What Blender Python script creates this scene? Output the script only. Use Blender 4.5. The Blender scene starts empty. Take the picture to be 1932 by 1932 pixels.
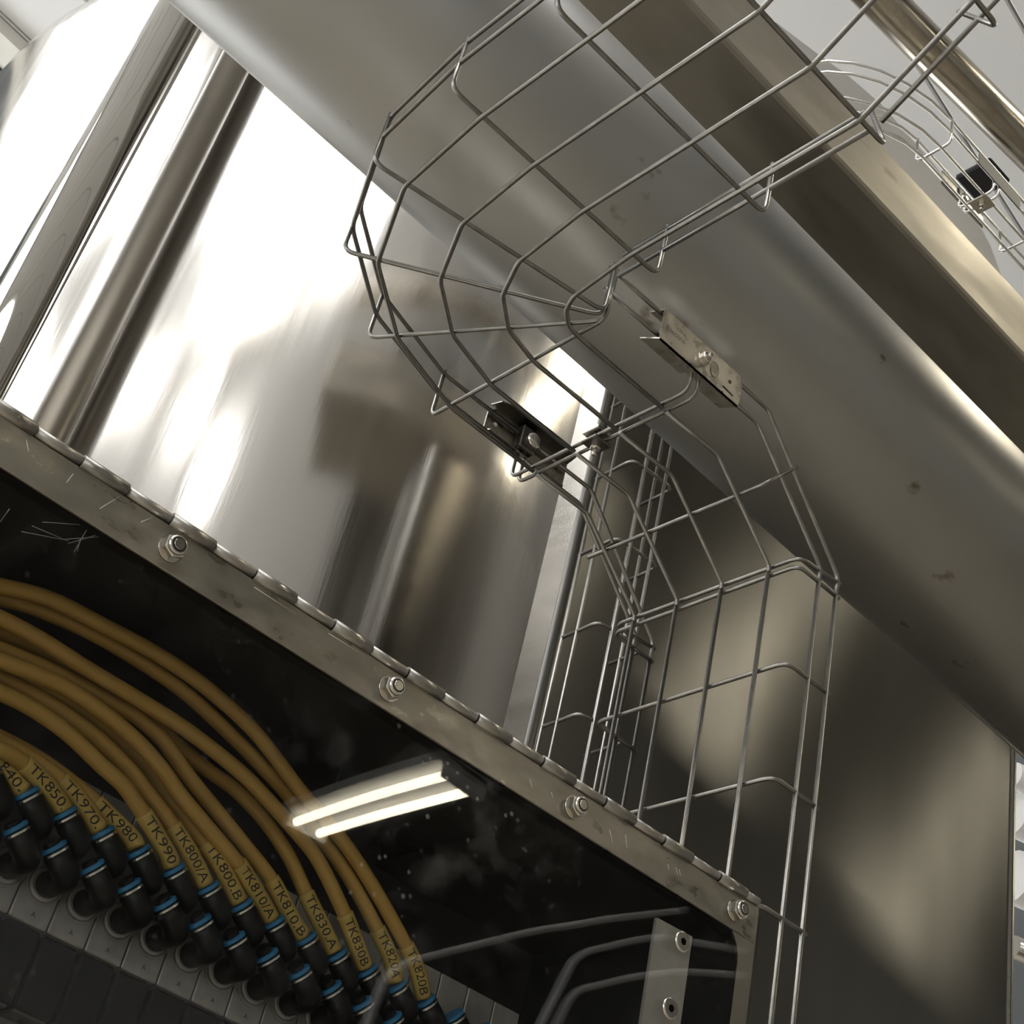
import bpy, bmesh, math, random
from mathutils import Vector, Matrix
V = Vector
random.seed(7)
S = bpy.context.scene
COL = S.collection

# ------------------------------------------------------------------ camera
CR = ((0.7069085, -0.6769876, 0.2048613), (0.5309790, 0.3165907, -0.7860227), (0.4672704, 0.6644232, 0.5832668))
CP = V((-0.324134, -0.612277, -0.800267)); FPX = 2893.564
cd = bpy.data.cameras.new('camera'); cam = bpy.data.objects.new('camera', cd); COL.objects.link(cam)
cam.matrix_world = Matrix(((CR[0][0], -CR[1][0], -CR[2][0], CP.x), (CR[0][1], -CR[1][1], -CR[2][1], CP.y),
                           (CR[0][2], -CR[1][2], -CR[2][2], CP.z), (0, 0, 0, 1)))
cd.sensor_width = 36; cd.lens = FPX / 1932 * 36; cd.clip_start = .01; cd.clip_end = 100
S.camera = cam
def ray(u, v):
    a, b = (u - 966) / FPX, (v - 966) / FPX
    return V(tuple(CR[0][i] * a + CR[1][i] * b + CR[2][i] for i in range(3)))
def on(u, v, x=None, y=None, z=None, d=None):
    r = ray(u, v)
    if x is not None: k = (x - CP.x) / r.x
    elif y is not None: k = (y - CP.y) / r.y
    elif z is not None: k = (z - CP.z) / r.z
    else: k = d
    return CP + r * k

# ------------------------------------------------------------------ world, exposure
w = bpy.data.worlds.new('world'); S.world = w; w.use_nodes = True
w.node_tree.nodes['Background'].inputs[0].default_value = (.9, .95, 1, 1)
w.node_tree.nodes['Background'].inputs[1].default_value = .3
S.view_settings.view_transform = 'Standard'; S.view_settings.look = 'None'
S.view_settings.exposure = -0.75; S.view_settings.gamma = 1; S.view_settings.use_curve_mapping = False

# ------------------------------------------------------------------ materials
MATS = {}
def mat(name, col, rough=.5, metal=0., emit=None, noise=None, bump=None, rvar=None, spec=None, aniso=None, stain=None):
    """noise=(scale xyz, amount) colour mottling; rvar same for roughness; bump=(scale xyz, strength); stain=(scale, lo, hi, colour)"""
    m = bpy.data.materials.new(name); m.use_nodes = True
    nt = m.node_tree; b = nt.nodes['Principled BSDF']
    b.inputs['Base Color'].default_value = (*col, 1); b.inputs['Roughness'].default_value = rough; b.inputs['Metallic'].default_value = metal
    if spec is not None: b.inputs['Specular IOR Level'].default_value = spec
    if aniso: b.inputs['Anisotropic'].default_value = aniso
    if emit:
        b.inputs['Emission Color'].default_value = (*emit[0], 1); b.inputs['Emission Strength'].default_value = emit[1]
    def ns(scale, detail=4):
        g = nt.nodes.new('ShaderNodeNewGeometry'); mp = nt.nodes.new('ShaderNodeMapping'); mp.inputs['Scale'].default_value = scale
        t = nt.nodes.new('ShaderNodeTexNoise'); t.inputs['Scale'].default_value = 1; t.inputs['Detail'].default_value = detail
        nt.links.new(g.outputs['Position'], mp.inputs['Vector']); nt.links.new(mp.outputs['Vector'], t.inputs['Vector'])
        return t.outputs['Fac']
    csock = None
    if noise:
        f = ns(noise[0]); r = nt.nodes.new('ShaderNodeMapRange')
        r.inputs[1].default_value = .3; r.inputs[2].default_value = .7; r.inputs[3].default_value = 1 - noise[1]; r.inputs[4].default_value = 1 + noise[1]
        nt.links.new(f, r.inputs[0])
        mx = nt.nodes.new('ShaderNodeVectorMath'); mx.operation = 'SCALE'; mx.inputs[0].default_value = col
        nt.links.new(r.outputs[0], mx.inputs['Scale']); csock = mx.outputs[0]
        nt.links.new(csock, b.inputs['Base Color'])
    if stain:
        f = ns(stain[0], 3); r = nt.nodes.new('ShaderNodeMapRange'); r.inputs[1].default_value = stain[1]; r.inputs[2].default_value = stain[2]
        nt.links.new(f, r.inputs[0])
        mx = nt.nodes.new('ShaderNodeMix'); mx.data_type = 'RGBA'; nt.links.new(r.outputs[0], mx.inputs[0])
        if csock: nt.links.new(csock, mx.inputs[6])
        else: mx.inputs[6].default_value = (*col, 1)
        mx.inputs[7].default_value = (*stain[3], 1); nt.links.new(mx.outputs[2], b.inputs['Base Color'])
    if rvar:
        f = ns(rvar[0]); r = nt.nodes.new('ShaderNodeMapRange')
        r.inputs[1].default_value = .3; r.inputs[2].default_value = .7; r.inputs[3].default_value = max(.02, rough - rvar[1]); r.inputs[4].default_value = rough + rvar[1]
        nt.links.new(f, r.inputs[0]); nt.links.new(r.outputs[0], b.inputs['Roughness'])
    if bump:
        f = ns(bump[0]); bp = nt.nodes.new('ShaderNodeBump'); bp.inputs['Strength'].default_value = bump[1]; bp.inputs['Distance'].default_value = .001
        nt.links.new(f, bp.inputs['Height']); nt.links.new(bp.outputs[0], b.inputs['Normal'])
    MATS[name] = m; return m
STEEL = (.60, .575, .535)
mat('tank_steel', (.66, .64, .61), .15, 1, noise=((9, 9, .8), .05), rvar=((30, 30, 1.2), .04), bump=((260, 260, 14), .05))
mat('brushed_steel', (.56, .53, .49), .2, 1, noise=((12, 12, 1.2), .07), rvar=((40, 40, 2), .05), bump=((420, 420, 24), .06))
mat('panel_steel', (.36, .345, .32), .2, 1, noise=((12, 12, 1.2), .06), rvar=((10, 10, 60), .05), bump=((14, 14, 300), .05))
mat('panel_front', (.25, .242, .228), .30, 1, noise=((12, 12, 1.2), .07), rvar=((7, 7, 3), .03), aniso=.98)
nt = MATS['panel_front'].node_tree; tg = nt.nodes.new('ShaderNodeTangent'); tg.direction_type = 'UV_MAP'; tg.uv_map = 'grain'
nt.links.new(tg.outputs[0], nt.nodes['Principled BSDF'].inputs['Tangent'])
mat('polished_pipe', (.42, .40, .365), .035, 1)
mat('satin_pipe', (.15, .13, .10), .40, .6, rvar=((60, 60, 6), .05))
mat('duct_steel', (.27, .262, .245), .36, .8, noise=((5, 7, 7), .05), stain=((19, 26, 26), .69, .74, (.13, .105, .08)))
mat('beam_steel', (.34, .315, .27), .5, 1, noise=((4, 16, 16), .14), rvar=((4, 20, 20), .1), stain=((7, 26, 26), .70, .78, (.14, .115, .085)))
mat('grey_plate', (.34, .335, .325), .55, 0)
mat('brown_pipe', (.50, .455, .385), .2, 1, rvar=((8, 40, 40), .08), noise=((14, 40, 40), .12))
mat('wire_steel', (.25, .24, .22), .34, 1, noise=((90, 90, 90), .14))
mat('wire_bright', (.80, .79, .77), .25, 1)
mat('plate_steel', (.55, .515, .45), .3, 1, noise=((60, 60, 60), .12), rvar=((80, 80, 80), .08))
mat('dark_steel', (.16, .15, .14), .35, 1)
mat('bolt_steel', (.66, .63, .57), .2, 1)
mat('hinge_steel', (.31, .293, .26), .36, 1, noise=((30, 30, 70), .18), rvar=((60, 60, 120), .12), stain=((26, 40, 60), .66, .8, (.25, .215, .18)), bump=((300, 300, 60), .05))
mat('knuckle_steel', (.40, .375, .34), .4, 1)
mat('cabinet_steel', (.56, .53, .47), .28, 1, noise=((20, 20, 60), .06))
mat('cabinet_black', (.018, .019, .019), .5)
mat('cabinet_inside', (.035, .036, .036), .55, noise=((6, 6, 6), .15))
mat('black_plastic', (.006, .0065, .007), .42, spec=.3)
mat('seal_black', (.008, .008, .008), .6)
mat('blue_ring', (.03, .20, .42), .4)
mat('silver_collar', (.75, .74, .72), .25, 1)
mat('alu_block', (.36, .355, .345), .45, .5, noise=((120, 120, 120), .12))
mat('valve_black', (.004, .0042, .0042), .6, spec=.15)
mat('valve_grey', (.085, .083, .076), .6)
mat('yellow_hose', (.46, .285, .07), .42, noise=((40, 40, 40), .06))
mat('yellow_sleeve', (.50, .36, .10), .5, noise=((140, 140, 140), .08))
mat('engraved', (.12, .105, .085), .7)
mat('ink', (.02, .015, .01), .6)
mat('latch_steel', (.45, .44, .41), .45, .3, noise=((90, 90, 90), .08))
mat('rubber_black', (.012, .012, .012), .6)
mat('socket_black', (.004, .004, .004), .9, spec=0)
mat('ceiling_white', (.80, .79, .775), .55)
mat('joint_grey', (.50, .49, .48), .7)
mat('wall_white', (.72, .71, .69), .6)
mat('floor_beige', (.46, .41, .335), .35, noise=((2, 2, 2), .08))
mat('trunk_cream', (.74, .72, .65), .5)
mat('trunk_dark', (.09, .10, .10), .5)
mat('deck_dark', (.085, .08, .073), .5)
mat('lamp_white', (.85, .85, .83), .4)
mat('tube_glow', (1, 1, 1), .4, emit=((1, .90, .70), 34))
mat('panel_glow', (1, 1, 1), .4, emit=((1, .985, .96), 13))
mat('roof_glow', (1, 1, 1), .4, emit=((.97, .985, 1), 14))
mat('window_day', (.8, .8, .8), .4, emit=((.93, .97, 1), 4.5))  # glow of the added fill panes
mat('scratch_grey', (.13, .13, .125), .6)
mat('scratch_bright', (.8, .76, .66), .35, .6)
mat('conduit_white', (.85, .84, .82), .25)
mat('white_plastic', (.78, .76, .74), .35)
# clear acrylic: Fresnel mirror over a clear, slightly smoky sheet, with dried water marks
def acrylic():
    m = bpy.data.materials.new('acrylic'); m.use_nodes = True; nt = m.node_tree; nt.nodes.clear()
    o = nt.nodes.new('ShaderNodeOutputMaterial'); fr = nt.nodes.new('ShaderNodeFresnel'); fr.inputs[0].default_value = 1.49
    tr = nt.nodes.new('ShaderNodeBsdfTransparent'); tr.inputs[0].default_value = (.93, .93, .92, 1)
    gl = nt.nodes.new('ShaderNodeBsdfGlossy'); gl.inputs['Roughness'].default_value = .012
    mx = nt.nodes.new('ShaderNodeMixShader'); nt.links.new(fr.outputs[0], mx.inputs[0]); nt.links.new(tr.outputs[0], mx.inputs[1]); nt.links.new(gl.outputs[0], mx.inputs[2])
    g = nt.nodes.new('ShaderNodeNewGeometry')
    io = nt.nodes.new('ShaderNodeMapRange'); io.inputs[3].default_value = 1.49; io.inputs[4].default_value = 1 / 1.49   # same mirror strength on both faces of the sheet
    nt.links.new(g.outputs['Backfacing'], io.inputs[0]); nt.links.new(io.outputs[0], fr.inputs[0])
    # gentle warp of the sheet bends what it mirrors
    n0 = nt.nodes.new('ShaderNodeTexNoise'); n0.inputs['Scale'].default_value = 5; n0.inputs['Detail'].default_value = 0
    nt.links.new(g.outputs['Position'], n0.inputs['Vector'])
    bp = nt.nodes.new('ShaderNodeBump'); bp.inputs['Strength'].default_value = .35; bp.inputs['Distance'].default_value = .003
    nt.links.new(n0.outputs['Fac'], bp.inputs['Height']); nt.links.new(bp.outputs[0], gl.inputs['Normal'])
    # dried droplets gathered in one patch
    vo = nt.nodes.new('ShaderNodeTexVoronoi'); vo.inputs['Scale'].default_value = 105; nt.links.new(g.outputs['Position'], vo.inputs['Vector'])
    r1 = nt.nodes.new('ShaderNodeMapRange'); r1.inputs[1].default_value = .17; r1.inputs[2].default_value = .10; r1.inputs[3].default_value = 0; r1.inputs[4].default_value = 1
    nt.links.new(vo.outputs['Distance'], r1.inputs[0])
    n1 = nt.nodes.new('ShaderNodeTexNoise'); n1.inputs['Scale'].default_value = 17; n1.inputs['Detail'].default_value = 3; nt.links.new(g.outputs['Position'], n1.inputs['Vector'])
    r2 = nt.nodes.new('ShaderNodeMapRange'); r2.inputs[1].default_value = .46; r2.inputs[2].default_value = .60; nt.links.new(n1.outputs['Fac'], r2.inputs[0])
    df = nt.nodes.new('ShaderNodeVectorMath'); df.operation = 'DISTANCE'; df.inputs[1].default_value = (.10, -.009, -.46)
    nt.links.new(g.outputs['Position'], df.inputs[0])
    r3 = nt.nodes.new('ShaderNodeMapRange'); r3.inputs[1].default_value = .02; r3.inputs[2].default_value = .11; r3.inputs[3].default_value = 1; r3.inputs[4].default_value = .1
    nt.links.new(df.outputs['Value'], r3.inputs[0])
    def mul(a, b):
        q = nt.nodes.new('ShaderNodeMath'); q.operation = 'MULTIPLY'; nt.links.new(a, q.inputs[0])
        if hasattr(b, 'links'): nt.links.new(b, q.inputs[1])
        else: q.inputs[1].default_value = b
        return q.outputs[0]
    drops = mul(mul(r1.outputs[0], r2.outputs[0]), r3.outputs[0])
    n2 = nt.nodes.new('ShaderNodeTexNoise'); n2.inputs['Scale'].default_value = 60; n2.inputs['Detail'].default_value = 5; nt.links.new(g.outputs['Position'], n2.inputs['Vector'])
    r4 = nt.nodes.new('ShaderNodeMapRange'); r4.inputs[1].default_value = .5; r4.inputs[2].default_value = .8; nt.links.new(n2.outputs['Fac'], r4.inputs[0])
    ad = nt.nodes.new('ShaderNodeMath'); ad.operation = 'ADD'; nt.links.new(mul(drops, .35), ad.inputs[0]); nt.links.new(mul(mul(r4.outputs[0], r3.outputs[0]), .07), ad.inputs[1])
    di = nt.nodes.new('ShaderNodeBsdfDiffuse'); di.inputs[0].default_value = (.7, .7, .68, 1)
    m2 = nt.nodes.new('ShaderNodeMixShader'); nt.links.new(ad.outputs[0], m2.inputs[0]); nt.links.new(mx.outputs[0], m2.inputs[1]); nt.links.new(di.outputs[0], m2.inputs[2])
    nt.links.new(m2.outputs[0], o.inputs[0]); MATS['acrylic'] = m
acrylic()

# ------------------------------------------------------------------ object helpers
ORIG = {}
def thing(name, label, cat, loc, group=None):
    o = bpy.data.objects.new(name, None); COL.objects.link(o); o.location = loc; o.empty_display_size = .02
    o['label'] = label; o['category'] = cat
    if group: o['group'] = group
    ORIG[o.name] = V(loc); return o
def tag(o, label, cat, group=None, kind=None):
    o['label'] = label; o['category'] = cat
    if group: o['group'] = group
    return o
def put(name, me, m, parent=None, loc=None, kind=None):
    o = bpy.data.objects.new(name, me); COL.objects.link(o)
    if m and not me.materials: me.materials.append(MATS[m])
    L = V(loc) if loc is not None else V((0, 0, 0)); o.location = L
    ORIG[o.name] = L
    if parent:
        o.parent = parent; o.matrix_parent_inverse = Matrix.Translation(ORIG[parent.name]).inverted()
    if kind: o['kind'] = kind
    return o
def mesh(name, vs, fs, smooth=False):
    me = bpy.data.meshes.new(name); me.from_pydata([tuple(v) for v in vs], [], fs); me.update()
    if smooth: me.polygons.foreach_set('use_smooth', [True] * len(me.polygons))
    return me
def obj(name, vs, fs, m, parent=None, smooth=False, kind=None):
    c = V((0, 0, 0))
    for v in vs: c += V(v)
    c /= len(vs)
    return put(name, mesh(name, [V(v) - c for v in vs], fs, smooth), m, parent, c, kind)
def join(parts):
    vs, fs = [], []
    for a, b in parts:
        n = len(vs); vs += list(a); fs += [tuple(i + n for i in f) for f in b]
    return vs, fs
def fillet(pts, r, n=4):
    pts = [V(p) for p in pts]; out = [pts[0]]
    for i in range(1, len(pts) - 1):
        a, b, c = pts[i - 1], pts[i], pts[i + 1]
        u, w_ = (a - b), (c - b); lu, lw = u.length, w_.length
        if lu < 1e-6 or lw < 1e-6: continue
        u /= lu; w_ /= lw; k = min(r, lu * .45, lw * .45)
        p, q = b + u * k, b + w_ * k
        for j in range(n + 1):
            t = j / n; out.append(p * (1 - t) ** 2 + b * 2 * t * (1 - t) + q * t * t)
    out.append(pts[-1]); return out
def tube_data(pts, r, n=8, caps=True):
    pts = [V(p) for p in pts]; rs = r if isinstance(r, (list, tuple)) else [r] * len(pts)
    T = []
    for i in range(len(pts)):
        a = pts[max(i - 1, 0)]; b = pts[min(i + 1, len(pts) - 1)]; T.append((b - a).normalized())
    up = V((0, 0, 1)) if abs(T[0].z) < .9 else V((1, 0, 0))
    N = (up - T[0] * up.dot(T[0])).normalized(); vs, fs = [], []
    for i, p in enumerate(pts):
        N = (N - T[i] * N.dot(T[i])).normalized(); B = T[i].cross(N)
        for k in range(n):
            a = 2 * math.pi * k / n; vs.append(p + (N * math.cos(a) + B * math.sin(a)) * rs[i])
    for i in range(len(pts) - 1):
        for k in range(n):
            a, b = i * n + k, i * n + (k + 1) % n; fs.append((a, b, b + n, a + n))
    if caps:
        fs.append(tuple(range(n))[::-1]); fs.append(tuple(range((len(pts) - 1) * n, len(pts) * n)))
    return vs, fs
def tube(name, pts, r, m, parent=None, n=8, kind=None):
    vs, fs = tube_data(pts, r, n); o = obj(name, vs, fs, m, parent, False, kind)
    me = o.data; me.polygons.foreach_set('use_smooth', [len(p.vertices) == 4 for p in me.polygons]); return o
def box_data(lo, hi):
    x0, y0, z0 = lo; x1, y1, z1 = hi
    vs = [V(p) for p in ((x0, y0, z0), (x1, y0, z0), (x1, y1, z0), (x0, y1, z0), (x0, y0, z1), (x1, y0, z1), (x1, y1, z1), (x0, y1, z1))]
    return vs, [(3, 2, 1, 0), (4, 5, 6, 7), (0, 1, 5, 4), (1, 2, 6, 5), (2, 3, 7, 6), (3, 0, 4, 7)]
def bevel(vs, fs, w_, seg=1):
    bm = bmesh.new(); bv = [bm.verts.new(v) for v in vs]
    for f in fs: bm.faces.new([bv[i] for i in f])
    bmesh.ops.bevel(bm, geom=list(bm.edges), offset=w_, segments=seg, affect='EDGES', profile=.5)
    bm.verts.index_update(); a = [v.co.copy() for v in bm.verts]; b = [tuple(v.index for v in f.verts) for f in bm.faces]; bm.free(); return a, b
def box(name, lo, hi, m, parent=None, bv=0, kind=None):
    vs, fs = box_data(lo, hi)
    if bv: vs, fs = bevel(vs, fs, bv)
    return obj(name, vs, fs, m, parent, False, kind)
def prism(pts, ext):
    """pts: planar polygon (3d), ext: extrusion vector"""
    ext = V(ext); n = len(pts); vs = [V(p) for p in pts] + [V(p) + ext for p in pts]
    return vs, [tuple(range(n))[::-1], tuple(range(n, 2 * n))] + [(i, (i + 1) % n, n + (i + 1) % n, n + i) for i in range(n)]
def rings_data(axis_pts, radii, axis, n=24):
    """lathe: rings at given centres with radii about a common axis"""
    axis = V(axis).normalized(); up = V((0, 0, 1)) if abs(axis.z) < .9 else V((1, 0, 0))
    N = (up - axis * up.dot(axis)).normalized(); B = axis.cross(N); vs, fs = [], []
    for p, r in zip(axis_pts, radii):
        for k in range(n):
            a = 2 * math.pi * k / n; vs.append(V(p) + (N * math.cos(a) + B * math.sin(a)) * r)
    for i in range(len(radii) - 1):
        for k in range(n):
            a, b = i * n + k, i * n + (k + 1) % n; fs.append((a, b, b + n, a + n))
    fs.append(tuple(range(n))[::-1]); fs.append(tuple(range((len(radii) - 1) * n, len(radii) * n)))
    return vs, fs
def lathe(name, axis_pts, radii, axis, m, parent=None, n=24, smooth=True):
    vs, fs = rings_data(axis_pts, radii, axis, n); o = obj(name, vs, fs, m, parent)
    if smooth: o.data.polygons.foreach_set('use_smooth', [len(p.vertices) == 4 for p in o.data.polygons])
    return o
def slice_y(vs, fs, step):
    bm = bmesh.new(); bv = [bm.verts.new(v) for v in vs]
    for f in fs:
        try: bm.faces.new([bv[i] for i in f])
        except ValueError: pass
    y = min(v.y for v in vs) + step; top = max(v.y for v in vs)
    while y < top:
        bmesh.ops.bisect_plane(bm, geom=bm.verts[:] + bm.edges[:] + bm.faces[:], plane_co=(0, y, 0), plane_no=(0, 1, 0)); y += step
    bm.verts.index_update(); a = [v.co.copy() for v in bm.verts]; b = [tuple(v.index for v in f.verts) for f in bm.faces]; bm.free(); return a, b
def text_flat(body, size):
    cu = bpy.data.curves.new('text', 'FONT'); cu.body = body; cu.size = size; cu.fill_mode = 'FRONT'; cu.resolution_u = 3
    o = bpy.data.objects.new('text', cu); COL.objects.link(o); bpy.context.view_layer.update()
    me = bpy.data.meshes.new_from_object(o.evaluated_get(bpy.context.evaluated_depsgraph_get()))
    vs = [v.co.copy() for v in me.vertices]; fs = [tuple(p.vertices) for p in me.polygons]
    bpy.data.objects.remove(o); bpy.data.curves.remove(cu); bpy.data.meshes.remove(me); return vs, fs

# ------------------------------------------------------------------ room
ZC, ZF = 3.0, -2.3
RU, RN = V((.76, -.65, 0)), V((-.65, -.76, 0))       # directions of the lamp rows
obj('floor', *box_data((-5, -8, ZF - .1), (8, 5.5, ZF)), 'floor_beige', None, kind='structure')
def wallbox(n, lo, hi): obj(n, *box_data(lo, hi), 'wall_white', None, kind='structure')
wallbox('wall_left', (-5.1, -8, ZF), (-5, 5.5, ZC + .2)); wallbox('wall_right', (8, -8, ZF), (8.1, 5.5, ZC + .2))
wallbox('wall_front', (-5.1, -8.1, ZF), (8.1, -8, ZC + .2)); wallbox('wall_back', (-5.1, 5.5, ZF), (8.1, 5.6, ZC + .2))
WN = [0]
def fill_pane(lo, hi, ax):  # unseen glowing pane, added to light the ceiling
    WN[0] += 1; lo, hi = V(lo), V(hi); w_ = obj('window_%d' % WN[0], *box_data(lo, hi), 'window_day', None, kind='structure')
    n = 3
    for k in range(n + 1):
        a = lo.copy(); b = hi.copy(); t_ = lo[ax] + (hi[ax] - lo[ax]) * k / n; a[ax] = t_ - .03; b[ax] = t_ + .03
        o_ = 1 - ax; a[o_] -= .02; b[o_] += .02; a.z -= .03; b.z += .03; obj('mullion', *box_data(a, b), 'lamp_white', w_)
    for z in (lo.z, hi.z):
        a = lo.copy(); b = hi.copy(); o_ = 1 - ax; a[o_] -= .018; b[o_] += .018; a.z = z - .03; b.z = z + .03; obj('rail', *box_data(a, b), 'lamp_white', w_)
for y in (-3.4, -.4, 2.6): fill_pane((-5, y - 1.2, -1.2), (-4.97, y + 1.2, 1.7), 1)
for x in (-2.5, .8, 4.1): fill_pane((x - 1.3, 5.47, -1.0), (x + 1.3, 5.5, 1.9), 0)
ceil = obj('ceiling', *box_data((-5, -8, ZC + .02), (8, 5.5, ZC + .12)), 'joint_grey', None, kind='structure')
pa = math.radians(8); pu, pn = V((math.cos(pa), math.sin(pa), 0)), V((-math.sin(pa), math.cos(pa), 0))
pm = None
for i in range(-16, 20):
    c0 = pn * (i * .3) + V((1.5, 0, ZC))
    if pm is None:
        vs, fs = [], []
        a, b = pu * -5.5, pu * 5.5; q = pn * .146
        vs, fs = prism([a - q, b - q, b + q, a + q], (0, 0, .04)); vs, fs = bevel(vs, fs, .004); pm = mesh('ceiling_panel', vs, fs)
    put('ceiling_panel', pm, 'ceiling_white', ceil, c0)
# trunking high up at the far side
tr = thing('cable_trunking', 'cream and dark grey trunking fixed under the far white ceiling', 'trunking', on(20, 70, z=ZC - .1))
def strip(name, p, a, b, d, h, m):
    vs, fs = prism([p + pu * a, p + pu * b, p + pu * b + pn * d, p + pu * a + pn * d], (0, 0, -h)); return obj(name, vs, fs, m, tr)
p0 = on(30, 60, z=ZC - .008); strip('cover', p0, -2.5, 2.5, .12, .05, 'trunk_cream'); strip('channel', p0 + pn * .121, -2.5, 2.5, .8, .06, 'trunk_dark')
# ceiling lights in rows
def roof_panel(u0, u1, n0, n1, label, m='panel_glow', name='ceiling_light'):
    c = RU * ((u0 + u1) / 2) + RN * ((n0 + n1) / 2) + V((0, 0, ZC - .06))
    t = thing(name, label, 'ceiling light', c)
    P = lambda u, n, z: RU * u + RN * n + V((0, 0, z))
    vs, fs = prism([P(u0, n0, ZC - .05), P(u1, n0, ZC - .05), P(u1, n1, ZC - .05), P(u0, n1, ZC - .05)], (0, 0, .04)); obj('diffuser', vs, fs, m, t)
    for a, b, c_, d in ((u0, u1, n0 - .03, n0), (u0, u1, n1, n1 + .03), (u0 - .03, u0, n0 - .03, n1 + .03), (u1, u1 + .03, n0 - .03, n1 + .03)):
        vs, fs = prism([P(a, c_, ZC - .07), P(b, c_, ZC - .07), P(b, d, ZC - .07), P(a, d, ZC - .07)], (0, 0, .065)); obj('frame', vs, fs, 'lamp_white', t)
roof_panel(-1.98, .5, .82, 1.57, 'long white roof light panel before the domed tank', 'roof_glow', 'roof_light')
roof_panel(-3.9, -2.06, -1.2, 1.1, 'broad white roof light panel left of the domed tank', 'roof_glow', 'roof_light')
roof_panel(-1.92, -1.68, 1.72, 1.92, 'small square ceiling light beside the long roof light')
roof_panel(-1.2, -.05, 1.93, 2.25, 'oblong ceiling light next to the small square one')
roof_panel(-3.65, -3.25, 1.6, 2.1, 'square ceiling light nearest the left windows')
roof_panel(-2.3, -1.35, 2.58, 2.86, 'long narrow ceiling light in the outer row')
roof_panel(-.95, -.5, 2.72, 3.12, 'square ceiling light ending the outer row')
roof_panel(-.30, .22, 3.1, 3.6, 'square ceiling light beyond the outer row')
# unseen dark deck added over the front right to darken reflections
mz = thing('mezzanine_deck', 'dark steel mezzanine deck over the front right of the hall', 'deck', (4.1, -4.6, ZF))
box('deck_plate', (.25, -7.95, 2.15), (7.95, -1.25, 2.21), 'deck_dark', mz)
for x in (1.1, 1.9, 3.7, 5.0, 6.3, 7.4): box('deck_joist', (x - .04, -7.9, 1.99), (x + .04, -1.3, 2.149), 'deck_dark', mz)
box('edge_beam', (.25, -1.3, 1.97), (7.95, -1.22, 2.215), 'deck_dark', mz); box('edge_beam', (.25, -7.9, 1.97), (.33, -1.31, 2.149), 'deck_dark', mz)
for p in ((.6, -7.5), (7.6, -7.5), (7.6, -1.5)): box('deck_post', (p[0] - .06, p[1] - .06, ZF), (p[0] + .06, p[1] + .06, 1.99), 'deck_dark', mz)
# suspended twin-tube fixtures
def fixture(x, y, z, label, grp, hl=.5):  # hl: half length of the tubes
    t = thing('tube_lamp', label, 'ceiling light', (x, y, z), grp)
    box('housing', (x - .13, y - hl - .04, z + .03), (x + .13, y + hl + .04, z + .07), 'lamp_white', t, .006)
    for s in (-1, 1):
        tube('lamp_tube', [(x + s * .06, y - hl, z), (x + s * .06, y + hl, z)], .018, 'tube_glow', t, 10)
        box('end_cap', (x - .10, y + s * (hl + .02) - .02, z - .03), (x + .10, y + s * (hl + .02) + .02, z + .05), 'lamp_white', t)
    for s in (-1, 1): tube('hanger', [(x, y + s * hl * .8, z + .07), (x, y + s * hl * .8, 2.15 if (y < -1 and x > .3) else ZC + .01)], .004, 'lamp_white', t, 6)
for (x, y) in ((2.98, -4.5), (.6, -4.5), (3.0, -1.75), (4.32, -1.75), (1.69, -.32), (4.6, 3.2)):
    if y == -1.75: fixture(x, y, 1.9, 'short white twin tube lamp under the mezzanine edge', 'short tube lamps under the mezzanine edge', .26)
    elif y < -1 and x > .3: fixture(x, y, 1.9, 'white twin tube lamp hung under the dark mezzanine deck', 'tube lamps under the mezzanine')
    else: fixture(x, y, 1.9, 'white twin tube lamp on two long hangers from the white ceiling', 'tube lamps under the white ceiling')

# ------------------------------------------------------------------ tanks and upright pipes
def ground(az, dist): a = math.radians(az); return V((CP.x + dist * math.cos(a), CP.y + dist * math.sin(a), 0))
BC = V((.578, 1.414, 0)); BR = .70
t = thing('tank', 'tall brushed steel tank with domed top behind the hinged cabinet', 'tank', (BC.x, BC.y, ZF))
zs = [ZF + .02, ZF + .05, 1.0, 1.07, 1.088, 1.09]; rr = [BR] * 6
for k in range(1, 13):
    a = (k / 12) ** 1.3 * math.pi / 2; zs.append(1.09 + .37 * math.sin(a)); rr.append(max(BR * math.cos(a), .002))
lathe('shell', [V((BC.x, BC.y, z)) for z in zs], rr, (0, 0, 1), 'tank_steel', t, 160)
lathe('skirt', [V((BC.x, BC.y, z)) for z in (ZF, ZF + .12)], [BR + .012] * 2, (0, 0, 1), 'brushed_steel', t, 96)
EY, EX0, EX1 = .44, .500, 1.350
t = thing('steel_enclosure', 'dull brushed steel enclosure with a wavy front behind the wire trays', 'enclosure', ((EX0 + EX1) / 2, EY + .3, ZF))
NX, NZ = 60, 40; vs, fs = [], []
for j in range(NZ + 1):
    z = ZF + .3 + (.55 - ZF - .3) * j / NZ
    for i in range(NX + 1):
        x = EX0 + (EX1 - EX0) * i / NX
        vs.append(V((x, EY + .00022 * math.sin(x * 19 + .5 * math.sin(z * 2.3)) + .00006 * math.sin(x * 43 + z * 1.2) + .0003 * math.sin(x * 7 + z * 2.1), z)))
for j in range(NZ):
    for i in range(NX): a_ = j * (NX + 1) + i; fs.append((a_, a_ + 1, a_ + NX + 2, a_ + NX + 1))
fp_ = obj('front_panel', vs, fs, 'panel_front', t, True)
uvl = fp_.data.uv_layers.new(name='grain')
for lp_ in fp_.data.loops:
    co = fp_.data.vertices[lp_.vertex_index].co; uvl.data[lp_.index].uv = (co.z, co.x)
sd = fp_.modifiers.new('thickness', 'SOLIDIFY'); sd.thickness = .002; sd.offset = -1
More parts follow.
